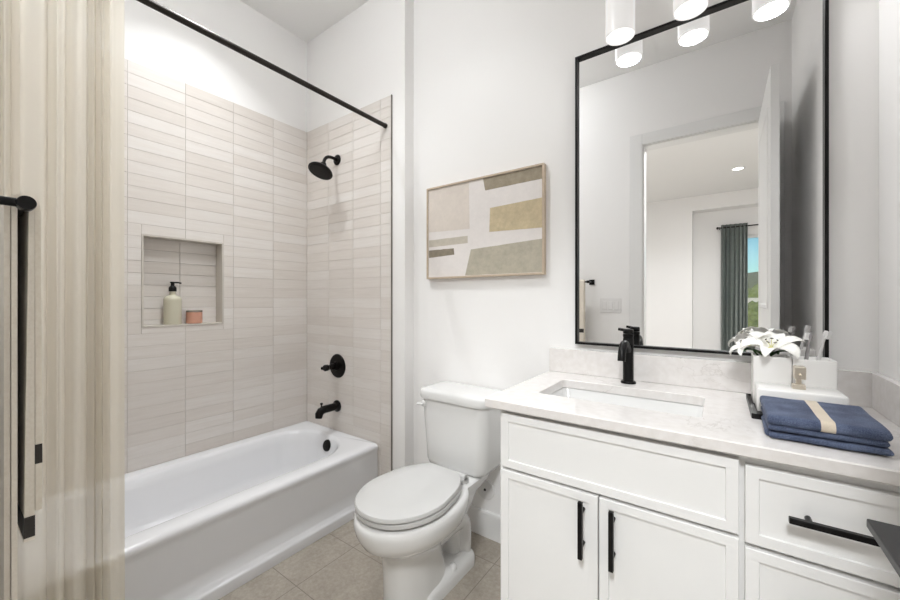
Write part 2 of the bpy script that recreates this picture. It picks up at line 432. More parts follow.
# ---------------------------------------------------------------- bedroom seen in the mirror through the doorway
BW, BR_, BS, BN = -3.2, 3.0, -4.98, YF-.12
b = BM(); box(b, BW-.1, BR_+.1, BS-.2, YF-.13, -.12, 0); struct(obj('floor_bedroom', b, M['carpet']))
b = BM(); box(b, BW-.1, BR_+.1, BS-.2, YF-.13, CZ, CZ+.1); struct(obj('ceiling_bedroom', b, M['ceil']))
b = BM(); box(b, BW-.1, BW, BS, BN, 0, CZ); struct(obj('wall_bedroom_left', b, M['paint']))
b = BM(); box(b, BR_, BR_+.1, BS, BN, 0, CZ); struct(obj('wall_bedroom_right', b, M['paint']))
b = BM(); box(b, BW, -2.51, BN, BN+.12, 0, CZ); box(b, XR+.1, BR_, BN, BN+.12, 0, CZ); struct(obj('wall_bedroom_near', b, M['paint']))
WX0, WX1, WZ0, WZ1 = .30, 1.95, .45, 2.33
b = BM()
box(b, BW, -.40, BS, -4.70, 0, CZ); box(b, -.40, 2.4, BS, -4.70, 2.80, CZ); box(b, 2.4, BR_, BS, -4.7, 0, CZ)
for x0, x1, z0, z1 in ((-.40, WX0, 0, 2.8), (WX1, 2.4, 0, 2.8), (WX0, WX1, 0, WZ0), (WX0, WX1, WZ1, 2.8)): box(b, x0, x1, BS-.12, BS, z0, z1)
struct(obj('wall_bedroom_window', b, M['paint']))
WIN = struct(thing('window_1', 'x', 'x', ((WX0+WX1)/2, BS-.06, WZ0)));
for k in ('label', 'category'): del WIN[k]
b = BM()
for x0, x1, z0, z1 in ((WX0, WX0+.05, WZ0, WZ1), (WX1-.05, WX1, WZ0, WZ1), (WX0+.05, WX1-.05, WZ0, WZ0+.05), (WX0+.05, WX1-.05, WZ1-.05, WZ1), (1.10, 1.15, WZ0+.05, WZ1-.05)): box(b, x0, x1, BS-.09, BS-.04, z0, z1)
struct(obj('window_frame', b, M['trim'], WIN, bevel=.003))
b = BM(); box(b, WX0+.05, WX1-.05, BS-.068, BS-.062, WZ0+.05, WZ1-.05); struct(obj('pane', b, M['glass'], WIN))

def pleated(name, y0, y1, x, z0, z1, folds, amp, mat, parent=None, axis='y', flare=.0, nz=24, npf=20, loc=None, seed=0, over=.25, harm=.22, warp=0.0):
    b = BM(); n = folds*npf; rows = []
    rng = random.Random(seed); ph = [rng.uniform(-.9, .9) for _ in range(folds+2)]; am = [rng.uniform(.55, 1.25) for _ in range(folds+2)]
    for j in range(nz+1):
        t = j/nz; z = z1+(z0-z1)*t; row = []
        for i in range(n+1):
            s = i/n; fi = s*folds+warp*(math.sin(2*PI*s*1.7+seed)+.6*math.sin(2*PI*s*3.1+2*seed)-math.sin(seed)); k = int(max(0, min(fi, folds-1e-6))); w = fi-k
            pa = ph[k]*(1-w)+ph[k+1]*w; aa = am[k]*(1-w)+am[k+1]*w
            c = y0+(y1-y0)*s + over*(y1-y0)/folds*math.sin(2*PI*fi*2+pa)*(.4+.6*t)*.6
            d = amp*aa*(.6+.4*t)*math.sin(2*PI*fi+pa*1.2+.5*math.sin(2.2*t+k)) + amp*harm*math.sin(2*PI*fi*2.0+3*pa+1.6*t)
            d += flare*t
            row.append(Vector((x+d, c, z)) if axis == 'y' else Vector((c, x+d, z)))
        rows.append(row)
    loft(b, rows, False, False, closed=False)
    o = obj(name, b, mat, parent, smooth=True, angle=180, loc=loc)
    return o
CUR = thing('window_curtain', 'grey-green pleated window curtain hanging on the bedroom rod, seen in the mirror', 'curtain', (.2, -4.86, 0))
pleated('fabric_panel', .02, .385, -4.86, .03, 2.52, 6, .055, M['drape'], CUR, axis='x', seed=4)
ROD = thing('curtain_rod', 'thin dark curtain rod with round finial above the bedroom window, seen in the mirror', 'curtain rod', (1.0, -4.86, 2.47))
b = BM(); tube(b, [(-.02, -4.86, 2.47), (2.1, -4.86, 2.47)], .011, 12); obj('rod', b, M['rod'], ROD, smooth=True)
for x in (-.03, 2.11):
    b = BM(); lathe(b, [(.001, -.022), (.018, -.014), (.024, 0), (.018, .014), (.001, .022)], (x, -4.86, 2.47), (1, 0, 0), 16); obj('finial', b, M['rod'], ROD, smooth=True)
for x in (0.0, 2.08):
    b = BM(); box(b, x-.008, x+.008, -4.86, BS, 2.455, 2.485); obj('bracket', b, M['rod'], ROD)

# recessed lights: trim ring, lens and their own lamp
def downlight(x, y, z, watts, label, size=.07, group=None, spot=None):
    t = thing('recessed_light', label, 'ceiling light', (x, y, z), group)
    b = BM(); lathe(b, [(size*.82, -.001), (size*1.12, -.001), (size*1.15, -.004), (size*1.1, -.007), (size*.84, -.003), (size*.82, -.001)], (x, y, z), seg=32, cap0=False, cap1=False); obj('trim_ring', b, M['trim'], t, smooth=True)
    b = BM(); lathe(b, [(size*.8, -.001), (size*.8, -.0022), (.001, -.0024)], (x, y, z), seg=32); obj('lens', b, M['led'], t)
    ld = bpy.data.lights.new('lamp', 'AREA'); ld.shape = 'DISK'; ld.size = size*1.6; ld.energy = watts; ld.color = (.94, .973, 1)
    ld.spread = spot or R(125)
    lo = bpy.data.objects.new('lamp', ld); COL.objects.link(lo); lo.parent = t; lo.location = (0, 0, -.008)
    return t
downlight(-1.15, .85, CZ, LAMP['can_fill'], 'added unseen recessed fill light in the ceiling between the bathtub and toilet', .07, spot=R(115))  # fill lamp added out of view to brighten tub front and tank
CLT = thing('dome_fill_light', 'added unseen opal dome fill light on the ceiling beside the shower curtain rod', 'ceiling light', (-1.28, .62, CZ))  # dome added outside the view as general bathroom fill
b = BM(); lathe(b, [(.001, -.001), (.15, -.001), (.15, -.022), (.14, -.026), (.001, -.026)], (-1.28, .62, CZ), seg=40); obj('base', b, M['trim'], CLT, smooth=True)
b = BM(); lathe(b, [(.138, -.0265), (.136, -.05), (.12, -.085), (.085, -.112), (.04, -.125), (.001, -.128)], (-1.28, .62, CZ), seg=40, cap0=False); obj('dome', b, emis('fill_dome_glow', (.94, .973, 1, 1), LAMP['bath']), CLT, smooth=True)
downlight(-1.92, .83, CZ, LAMP['shower'], 'round recessed light in the ceiling above the bathtub', .040, spot=R(104))
downlight(.21, -3.36, CZ, LAMP['bedroom'], 'round recessed light in the bedroom ceiling nearest the window curtain, seen in the mirror', .075, 'bedroom ceiling lights')
downlight(-2.0, -3.4, CZ, LAMP['bedroom'], 'added unseen recessed fill light in the bedroom ceiling, far left of the bedroom', .075, 'bedroom ceiling lights')  # not in view, added to brighten the bedroom
downlight(-2.0, -1.6, CZ, LAMP['bedroom'], 'added unseen recessed fill light in the bedroom ceiling, left of the bathroom door', .075, 'bedroom ceiling lights')  # unseen lamp put in to lift the bedroom's brightness
# drum light added unseen outside the bathroom door: soft fill through the doorway
DL = thing('drum_fill_light', 'added unseen drum fill light on the bedroom ceiling just outside the bathroom door', 'ceiling light', (.12, -1.10, CZ))
b = BM(); lathe(b, [(.29, -.001), (.30, -.001), (.30, -.075), (.29, -.075), (.29, -.001)], (.12, -1.10, CZ), seg=56, cap0=False, cap1=False); obj('fill_drum_shade', b, M['trim'], DL, smooth=True)
b = BM(); lathe(b, [(.289, -.060), (.289, -.066), (.001, -.068)], (.12, -1.10, CZ), seg=56); obj('diffuser', b, M['led'], DL, smooth=True)
ld = bpy.data.lights.new('lamp', 'AREA'); ld.shape = 'DISK'; ld.size = .56; ld.energy = LAMP['drum_fill']; ld.color = (.94, .973, 1)
lo = bpy.data.objects.new('lamp', ld); COL.objects.link(lo); lo.parent = DL; lo.location = (0, 0, -.072)

# outside the bedroom window
b = BM()
N = 26; g = [[b.verts.new((-30+60*i/N, -5.6-75*j/N, -.35-.06*j+.15*noise.noise((i*.6, j*.6, 0)))) for i in range(N+1)] for j in range(N+1)]
for j in range(N):
    for i in range(N): b.faces.new((g[j][i], g[j][i+1], g[j+1][i+1], g[j+1][i]))
struct(obj('ground', b, M['dirt'], smooth=True))
b = BM()
N = 40; g = []
for j in range(13):
    row = []
    for i in range(N+1):
        x = -90+190*i/N; t = j/12
        h = (8.5+6*math.exp(-((x-30)/26)**2)+4*math.exp(-((x+30)/25)**2)+1.2*noise.noise((x*.05, 3, 0)))*math.sin(PI*t)**.8
        h += .9*noise.noise((x*.12, t*6, 1))*math.sin(PI*t)
        row.append(b.verts.new((x, -70-60*t, -4.5+h)))
    g.append(row)
for j in range(12):
    for i in range(N): b.faces.new((g[j][i], g[j][i+1], g[j+1][i+1], g[j+1][i]))
struct(obj('hill', b, M['hill'], smooth=True))
b = BM(); box(b, -3, 14, -19.2, -19, -1.2, 1.30); struct(obj('garden_wall', b, M['cream_block'], bevel=.02))
b = BM(); box(b, -3, 10, -9.9, -9.6, -1, .46); struct(obj('terrace_wall', b, plain('tan_block', srgb(206, 178, 134), .9, bump=(20, .3), var=.08), bevel=.02))
def bush(x, y, z, r, label, sq=1.0):
    b = BM(); bmesh.ops.create_icosphere(b, subdivisions=5, radius=r, matrix=Matrix.Translation((x, y, z+r*.7*sq)))
    c = Vector((x, y, z+r*.7*sq))
    for v in b.verts:
        d = (v.co-c); n = 1+.24*noise.noise(d*(3.2/r))+.14*noise.noise(d*(9/r))+.07*noise.noise(d*(22/r)); d = d*n; d.z *= sq; v.co = c+d
    return tag(obj('shrub', b, M['bush'], loc=(x, y, z), smooth=True, angle=180), label, 'shrub', 'shrubs outside the bedroom window')
bush(2.5, -36, -2.0, 2.5, 'tall green shrub behind the pale garden wall outside the bedroom window, seen in the mirror')
bush(.80, -11.2, -.60, .98, 'low green shrub in front of the pale garden wall outside the bedroom window')

# ---------------------------------------------------------------- bathtub
TUB = thing('bathtub', 'white alcove bathtub with plain apron under the tiled wall', 'bathtub', ((XL-1.667)/2, .81, 0))
X0, X1, Y0, Y1, ZR = XL+.001, -1.667, .051, YT-.001, .335
b = BM()
ring = lambda x1, z, r=.004, ins=0: rr(X0+ins, x1-ins, Y0+ins, Y1-ins, z, r)
rings = [ring(-1.628, 0), ring(-1.628, .04), ring(-1.632, .05), ring(-1.652, .058), ring(-1.660, .066), ring(-1.664, .12), ring(-1.666, .28), ring(-1.665, .30), ring(-1.661, .312), ring(-1.664, .324), ring(-1.670, .332, .006), ring(-1.682, ZR+.001, .01)]
ox0, ox1, oy0, oy1 = -2.335, -1.748, .115, 1.503
rings += [rr(ox0, ox1, oy0, oy1, ZR+.002, (.27, .27, .22, .22)), rr(ox0+.012, ox1-.010, oy0+.01, oy1-.012, ZR-.002, (.26, .26, .21, .21)), rr(ox0+.024, ox1-.018, oy0+.02, oy1-.024, ZR-.016, (.25, .25, .2, .2))]
rings += [rr(ox0+.035, ox1-.030, oy0+.06, oy1-.036, .27, (.24, .24, .2, .2)), rr(ox0+.06, ox1-.055, oy0+.18, oy1-.062, .14, (.21, .21, .19, .19)), rr(ox0+.085, ox1-.08, oy0+.27, oy1-.10, .075, (.17, .17, .16, .16)), rr(ox0+.13, ox1-.125, oy0+.34, oy1-.15, .055, (.12, .12, .12, .12))]
loft(b, rings, True, True)
obj('tub_shell', b, M['enamel'], TUB, smooth=True, angle=50)
b = BM(); ctr = Vector((-2.020, 1.470, .276)); ax = Vector((.0, -1, .22)).normalized()
lathe(b, [(.001, -.006), (.036, -.006), (.036, .006), (.033, .011), (.012, .013), (.001, .013)], ctr, ax, 32); obj('overflow_cover', b, M['bronze'], TUB, smooth=True)
b = BM(); lathe(b, [(.034, 0), (.034, .004), (.02, .008), (.001, .009)], (-2.04, 1.22, .0545), seg=24); obj('drain', b, M['bronze'], TUB, smooth=True)

# ---------------------------------------------------------------- shower fittings (things fixed to the wet wall)
SX = -2.050
SH = thing('shower_fixture', 'black round shower head on a short bent arm high on the tiled wall', 'shower head', (SX, YT, 2.125))
b = BM(); lathe(b, [(.001, -.001), (.034, -.001), (.035, .004), (.03, .010), (.014, .014), (.014, .018)], (SX, YT, 2.125), (0, -1, 0), 28); obj('flange', b, M['bronze'], SH, smooth=True)
hd_dir = Vector((.03, -.42, -.90)).normalized(); hc = Vector((SX+.030, YT-.150, 2.006))
b = BM(); tube(b, bez((SX, YT-.004, 2.125), (SX, YT-.07, 2.135), (SX, YT-.10, 2.125), hc-hd_dir*.05, 12), .0105, 14); obj('arm', b, M['bronze'], SH, smooth=True)
b = BM(); lathe(b, [(.001, -.062), (.015, -.062), (.02, -.052), (.018, -.040), (.024, -.032), (.052, -.022), (.072, -.008), (.077, .002), (.075, .007), (.068, .006), (.066, .009), (.04, .010), (.001, .010)], hc, hd_dir, 40)
HEAD = obj('spray_head', b, M['bronze'], SH, smooth=True)
b = BM(); u, v = frame(hd_dir)
for rr_, n in ((.018, 8), (.036, 14), (.055, 20)):
    for k in range(n):
        a = 2*PI*k/n; lathe(b, [(.0022, .009), (.0022, .0125), (.0006, .0128)], hc+rr_*(math.cos(a)*u+math.sin(a)*v), hd_dir, 6)
obj('nozzles', b, M['rubber'], HEAD)
VL = thing('shower_valve', 'black round shower valve plate with a knob handle above the tub spout', 'faucet handle', (SX, YT, .765))
b = BM(); lathe(b, [(.001, -.001), (.078, -.001), (.079, .004), (.074, .010), (.03, .014), (.027, .03), (.001, .03)], (SX+.005, YT, .765), (0, -1, 0), 40); obj('plate', b, M['bronze'], VL, smooth=True)
b = BM(); lathe(b, [(.021, .03), (.021, .055), (.016, .06), (.014, .075), (.02, .082), (.021, .1), (.017, .106), (.001, .107)], (SX+.005, YT, .765), (0, -1, 0), 24)
KN = obj('knob', b, M['bronze'], VL, smooth=True)
b = BM(); tube(b, [(SX+.005, YT-.09, .765), (SX-.034, YT-.094, .758)], [.010, .011], 14); obj('lever', b, M['bronze'], KN, smooth=True)
SP = thing('tub_spout', 'black tub spout with a diverter pin just above the bathtub rim', 'tub spout', (SX, YT, .50))
b = BM(); lathe(b, [(.001, -.001), (.038, -.001), (.038, .008), (.033, .014), (.026, .016), (.024, .02)], (SX, YT, .50), (0, -1, 0), 28); obj('flange', b, M['bronze'], SP, smooth=True)
b = BM(); tube(b, [(SX, YT-.01, .50), (SX, YT-.06, .50), (SX, YT-.105, .500), (SX, YT-.128, .494), (SX, YT-.140, .478), (SX, YT-.143, .455)], [.024, .0245, .025, .0255, .025, .021], 20); obj('spout_body', b, M['bronze'], SP, smooth=True)
b = BM(); lathe(b, [(.005, 0), (.005, .02), (.009, .022), (.009, .032), (.001, .033)], (SX, YT-.122, .514), seg=14); obj('diverter_pin', b, M['bronze'], SP, smooth=True)

# curtain rod and shower curtain
RX, RZ = -1.600, 2.228
SR = thing('shower_rod', 'straight dark metal shower curtain rod across the tub opening', 'curtain rod', (RX, YT, RZ))
b = BM(); tube(b, [(RX, .049, RZ), (RX, YT-.001, RZ)], .0125, 20); obj('rod', b, M['rod'], SR, smooth=True)
for y, s in ((YT, -1), (.049, 1)):
    b = BM(); lathe(b, [(.001, 0), (.0145, 0), (.0145, .012), (.0125, .013)], (RX, y, RZ), (0, s, 0), 24); obj('end_cap', b, M['rod'], SR, smooth=True)
SC = thing('shower_curtain', 'sheer cream shower curtain gathered at the near end of the bathtub', 'shower curtain', (RX, .22, 0))
pleated('fabric', .062, .372, -1.590, .10, 2.208, 8, .021, M['curtain'], SC, seed=11, nz=30, over=.10, harm=.30, warp=.45)
for k in range(7):
    y = .084+.0443*k
    b = BM(); tube(b, [(RX+.021*math.cos(a), y, RZ-.006+.021*math.sin(a)) for a in [2*PI*i/16 for i in range(17)]], .0018, 6); obj('hook', b, M['rod'], SC, smooth=True)

# niche toiletries
BT = thing('soap_dispenser', 'cream pump bottle with black pump head standing in the tiled niche', 'soap bottle', (-2.432, .772, NZ0))
bx, by, bz = -2.432, .772, NZ0
b = BM(); lathe(b, [(.001, 0), (.038, 0), (.0405, .002), (.041, .006), (.041, .06), (.041, .132), (.0405, .139), (.037, .148), (.028, .155), (.0165, .159), (.0145, .164), (.0135, .182), (.001, .182)], (bx, by, bz), seg=36); obj('bottle', b, M['soap'], BT, smooth=True)
b = BM(); lathe(b, [(.001, .180), (.018, .180), (.018, .200), (.013, .208), (.0085, .212), (.0085, .226), (.001, .226)], (bx, by, bz), seg=24)
tube(b, [(bx, by, bz+.226), (bx, by, bz+.233)], [.0125, .0125], 16); tube(b, bez((bx, by, bz+.227), (bx+.004, by+.015, bz+.230), (bx+.006, by+.027, bz+.230), (bx+.008, by+.038, bz+.225), 8), .0042, 10)
obj('pump', b, M['black'], BT, smooth=True)
JR = thing('candle_jar', 'small terracotta pink jar beside the pump bottle in the tiled niche', 'jar', (-2.432, .876, NZ0))
b = BM(); lathe(b, [(.001, 0), (.034, 0), (.039, .004), (.039, .064), (.001, .064)], (-2.432, .876, NZ0), seg=32); obj('jar_body', b, M['pink'], JR, smooth=True)
b = BM(); lathe(b, [(.001, .0642), (.0395, .0642), (.0395, .073), (.037, .075), (.001, .075)], (-2.432, .876, NZ0), seg=32); obj('lid', b, M['clear_lid'], JR, smooth=True)

# ---------------------------------------------------------------- toilet
TX = -1.012
TO = thing('toilet', 'white two-piece toilet with closed lid between bathtub and vanity', 'toilet', (TX, 1.30, 0))
def egg(w, yf, ym, yb, z, n=48, ex=2.0, exb=2.6, dx=0):
    pts = []
    for k in range(n):
        a = 2*PI*k/n; c, s = math.cos(a), math.sin(a)
        e = ex if c > 0 else exb
        X = w*math.copysign(abs(s)**(2/e), s); L = (ym-yf) if c > 0 else (yb-ym)
        Y = ym-L*math.copysign(abs(c)**(2/e), c)
        pts.append(Vector((TX+dx+X, Y, z)))
    return pts
b = BM()
rings = [egg(.112, 1.005, 1.18, 1.47, 0, exb=3.5), egg(.112, 1.005, 1.18, 1.47, .012, exb=3.5), egg(.105, 1.010, 1.18, 1.46, .022, exb=3.5), egg(.098, 1.008, 1.15, 1.30, .06, exb=3), egg(.094, 1.005, 1.14, 1.27, .15, exb=3), egg(.100, .998, 1.14, 1.27, .21), egg(.116, .985, 1.15, 1.30, .245), egg(.146, .948, 1.16, 1.36, .272), egg(.172, .912, 1.15, 1.38, .298), egg(.186, .894, 1.14, 1.39, .33), egg(.191, .886, 1.14, 1.40, .36), egg(.190, .887, 1.14, 1.40, .380), egg(.183, .895, 1.14, 1.40, .391), egg(.165, .92, 1.14, 1.38, .394)]
loft(b, rings)
# rear deck that carries the tank, trapway bulge and foot
loft(b, [rr(TX-.07, TX+.07, 1.34, 1.46, 0, .04), rr(TX-.07, TX+.07, 1.34, 1.46, .12, .04), rr(TX-.07, TX+.07, 1.33, 1.47, .22, .04), rr(TX-.088, TX+.088, 1.31, 1.54, .31, .05), rr(TX-.115, TX+.115, 1.33, 1.60, .355, .05), rr(TX-.12, TX+.12, 1.33, 1.61, .378, .05), rr(TX-.11, TX+.11, 1.34, 1.60, .385, .04)])
loft(b, [rr(TX-.112, TX+.112, 1.10, 1.475, 0, .05), rr(TX-.112, TX+.112, 1.10, 1.475, .035, .05), rr(TX-.105, TX+.105, 1.10, 1.47, .05, .05), rr(TX-.085, TX+.085, 1.12, 1.45, .075, .05)])
for s in (-1, 1):
    tube(b, bez((TX+s*.035, 1.14, .215), (TX+s*.05, 1.24, .20), (TX+s*.052, 1.34, .235), (TX+s*.05, 1.40, .205), 12)+bez((TX+s*.05, 1.412, .19), (TX+s*.05, 1.43, .15), (TX+s*.05, 1.425, .10), (TX+s*.05, 1.42, .03), 8), .045, 20)
obj('bowl', b, M['china'], TO, smooth=True, angle=60)
for s in (-1, 1):
    b = BM(); lathe(b, [(.017, 0), (.016, .012), (.012, .02), (.006, .024), (.001, .025)], (TX+s*.090, 1.30, .055), seg=18); obj('bolt_cap', b, M['china'], TO, smooth=True)
b = BM()
def slabring(w, yf, z, d=0):
    out = egg(w-d, yf+d, 1.12, 1.362-d, z, 64, 2.1, 5.0)
    for p in out:
        t = max(0, (p.y-1.10)/.262); p.x = TX+(p.x-TX)*(1-.40*t*t)
    return out
loft(b, [slabring(.180, .902, .404, .022), slabring(.181, .898, .406), slabring(.181, .898, .419), slabring(.181, .898, .4225, .006)])
obj('seat', b, M['seat'], TO, smooth=True)
b = BM()
loft(b, [slabring(.180, .896, .4255, .008), slabring(.180, .894, .428), slabring(.180, .894, .436), slabring(.180, .894, .4425, .003), slabring(.180, .894, .446, .012), slabring(.180, .894, .4485, .07)])
obj('lid', b, M['seat'], TO, smooth=True)
for s in (-1, 1):
    b = BM(); tube(b, [(TX+s*.055, 1.376, .418), (TX+s*.105, 1.376, .418)], .013, 16); box(b, TX+s*.08-.025, TX+s*.08+.025, 1.352, 1.40, .3855, .414); obj('hinge', b, M['seat'], TO, smooth=True)
# tank
b = BM()
tk = lambda w, yf, z, r=.045, yb=1.632: rr(TX-.022-w, TX-.022+w, yf, yb, z, (r, .02, .02, r))
rings = [tk(.140, 1.462, .3835, .03), tk(.162, 1.449, .391), tk(.171, 1.443, .412, .05), tk(.178, 1.442, .50, .05), tk(.186, 1.436, .62, .05), tk(.190, 1.434, .712, .05)]
loft(b, rings); obj('tank', b, M['china'], TO, smooth=True, angle=50)
b = BM()
loft(b, [tk(.190, 1.432, .711, .05), tk(.200, 1.422, .714, .055, 1.64), tk(.203, 1.420, .722, .055, 1.642), tk(.203, 1.420, .748, .055, 1.642), tk(.197, 1.426, .757, .05, 1.638), tk(.17, 1.45, .761, .04, 1.62)])
obj('tank_lid', b, M['china'], TO, smooth=True, angle=50)
b = BM(); lathe(b, [(.016, 0), (.016, .012), (.011, .016), (.001, .017)], (TX-.182, 1.440, .686), (0, -1, 0), 20)
tube(b, [(TX-.176, 1.420, .686), (TX-.195, 1.414, .686), (TX-.207, 1.414, .685)], [.008, .009, .008], 12, flat=.7)
obj('flush_lever', b, M['china'], TO, smooth=True)

# round cover plate low on the wall
CP = thing('wall_cover_plate', 'small round white cover plate with centre screw low on the wall behind the toilet', 'cover plate', (-.966, YB, .237))
b = BM(); lathe(b, [(.001, 0), (.052, 0), (.052, .004), (.049, .008), (.042, .009), (.001, .010)], (-.966, YB, .237), (0, -1, 0), 32); obj('plate', b, M['plate'], CP, smooth=True)
b = BM(); lathe(b, [(.0065, .009), (.0065, .012), (.001, .0125)], (-.966, YB, .237), (0, -1, 0), 14); obj('screw', b, M['gunmetal'], CP)

# ---------------------------------------------------------------- painting
PX0, PX1, PZ0, PZ1, PY = -1.333, -.646, 1.317, 1.823, 1.622
PN = thing('framed_painting', 'abstract beige and taupe block painting in thin pale frame above the toilet', 'painting', ((PX0+PX1)/2, YB, (PZ0+PZ1)/2))
b = BM(); f = .009
for x0, x1, z0, z1 in ((PX0, PX0+f, PZ0, PZ1), (PX1-f, PX1, PZ0, PZ1), (PX0+f, PX1-f, PZ0, PZ0+f), (PX0+f, PX1-f, PZ1-f, PZ1)): box(b, x0, x1, PY, YB-.001, z0, z1)
obj('frame', b, M['wood'], PN, bevel=.001)
b = BM(); box(b, PX0+f, PX1-f, PY+.007, YB-.006, PZ0+f, PZ1-f)
pats = [[(-1.320, 1.812), (-1.055, 1.810), (-1.05, 1.569), (-1.320, 1.578)], [(-1.320, 1.533), (-1.062, 1.534), (-1.062, 1.496), (-1.320, 1.494)], [(-1.320, 1.477), (-1.15, 1.476), (-1.147, 1.442), (-1.320, 1.435)], [(-.969, 1.813), (-.657, 1.813), (-.657, 1.754), (-.957, 1.751)], [(-.929, 1.659), (-.657, 1.668), (-.657, 1.531), (-.933, 1.54)], [(-1.042, 1.461), (-.657, 1.480), (-.657, 1.328), (-1.078, 1.328)]]
for i, q in enumerate(pats):
    # finely divided so the paint's edge wobbles a little
    n = 10; top = [Vector((q[0][0]+(q[1][0]-q[0][0])*k/n, 0, q[0][1]+(q[1][1]-q[0][1])*k/n+.0015*noise.noise((k*.9, i*3, 0)))) for k in range(n+1)]
    bot = [Vector((q[3][0]+(q[2][0]-q[3][0])*k/n, 0, q[3][1]+(q[2][1]-q[3][1])*k/n+.0015*noise.noise((k*.9, i*3, 5)))) for k in range(n+1)]
    T = [b.verts.new((p.x, PY+.0066, p.z)) for p in top]; B = [b.verts.new((p.x, PY+.0066, p.z)) for p in bot]
    for k in range(n):
        b.faces.new((T[k], T[k+1], B[k+1], B[k])).material_index = i+1
mats = [art('canvas_ground', (232, 226, 222), .02), art('paint_blush', (221, 211, 201), .03), art('paint_stone', (198, 190, 176)), art('paint_umber', (144, 134, 116), .1), art('paint_taupe', (158, 147, 128), .1), art('paint_ochre', (200, 184, 152), .08), art('paint_sage', (182, 175, 158), .08)]
obj('canvas', b, mats, PN)

# ---------------------------------------------------------------- vanity cabinet
VX0, VX1, VYF = -.586, XR-.002, 1.085
VA = thing('vanity_cabinet', 'white slim-shaker vanity cabinet with black bar pulls under the quartz top', 'cabinet', (-.1, 1.37, 0))
b = BM()
for x0, x1, y0, y1, z0, z1 in ((VX0, VX0+.018, VYF+.012, YB-.001, .10, .848), (VX1-.018, VX1, VYF+.012, YB-.001, .10, .848), (VX0+.018, VX1-.018, YB-.019, YB-.001, .10, .848), (VX0+.018, VX1-.018, VYF+.012, YB-.019, .10, .118), (VX0+.018, VX1-.018, VYF+.012, VYF+.030, .118, .848), (.032, .050, VYF+.03, YB-.019, .118, .848)): box(b, x0, x1, y0, y1, z0, z1)
box(b, VX0, VX1, 1.16, 1.18, .002, .10)
obj('carcass', b, M['cab'], VA, bevel=.001)
def shaker(x0, x1, z0, z1, fr=.024, rec=.005):
    b = BM(); y = VYF-.009
    def rg(d, yy): return [Vector((x, yy, z)) for x, z in ((x0+d, z0+d), (x1-d, z0+d), (x1-d, z1-d), (x0+d, z1-d))]
    loft(b, [rg(0, VYF+.011), rg(0, y+.0015), rg(.0015, y), rg(fr, y), rg(fr+.0015, y+rec)]); return b
def pull(parent, x, z, length, vert):
    y = VYF-.009
    b = BM(); h = length/2
    if vert: box(b, x-.0062, x+.0062, y-.036, y-.024, z-h, z+h)
    else: box(b, x-h, x+h, y-.036, y-.024, z-.0062, z+.0062)
    H = obj('handle', b, M['black'], parent, bevel=.0015)
    for s in (-1, 1):
        p = (x, y, z+s*length*.30) if vert else (x+s*length*.30, y, z)
        b = BM(); tube(b, [p, (p[0], y-.025, p[2])], .0055, 14); obj('post', b, M['black'], H, smooth=True)
b = shaker(-.572, .036, .664, .836); obj('false_front', b, M['cab'], VA)
for x0, x1, hx in ((-.572, -.2735, -.312), (-.2695, .036, -.232)):
    D = obj('door', shaker(x0, x1, .115, .655), M['cab'], VA); pull(D, hx, .564, .157, True)
for z0, z1, hz in ((.652, .826, .742), (.395, .641, .53), (.115, .386, .26)):
    D = obj('drawer', shaker(.047, .369, z0, z1), M['cab'], VA); pull(D, .200, hz, .166, False)

# countertop with undermount sink
CT = thing('countertop', 'white veined quartz vanity top with backsplash and rectangular undermount sink', 'countertop', (-.1, 1.37, .85))
SXa, SXb, SYa, SYb = -.510, -.040, 1.224, 1.490
b = BM(); cx0, cx1, cy0, cy1 = -.624, XR-.001, 1.058, YB-.001
o_ = lambda z, i=0, r=.004: rr(cx0+i, cx1-i, cy0+i, cy1-i, z, r); s_ = lambda z, i=0: rr(SXa-i, SXb+i, SYa-i, SYb+i, z, .016)
vr = loft(b, [s_(.850), s_(.878), s_(.880, .002), o_(.880, .003), o_(.877), o_(.853), o_(.850, .003), s_(.850)], False, False)
obj('slab', b, M['quartz'], CT)
b = BM(); box(b, cx0, cx1, YB-.021, YB-.001, .8805, .985); obj('backsplash', b, M['quartz'], CT, bevel=.0015)
b = BM(); box(b, XR-.019, XR-.001, 1.062, YB-.0215, .8805, .985); obj('side_splash', b, M['quartz'], CT, bevel=.0015)
b = BM(); q_ = lambda z, i, r=.03: rr(SXa+i, SXb-i, SYa+i, SYb-i, z, r)
loft(b, [q_(.849, -.02, .02), q_(.849, -.004, .02), q_(.843, .000, .022), q_(.76, .012), q_(.735, .03, .04), q_(.728, .06, .05)], False, True); obj('sink_basin', b, M['china'], CT, smooth=True, angle=60)
b = BM(); lathe(b, [(.024, 0), (.024, .004), (.01, .007), (.001, .007)], (-.285, 1.36, .7275), seg=24); obj('sink_drain', b, M['black'], CT, smooth=True)

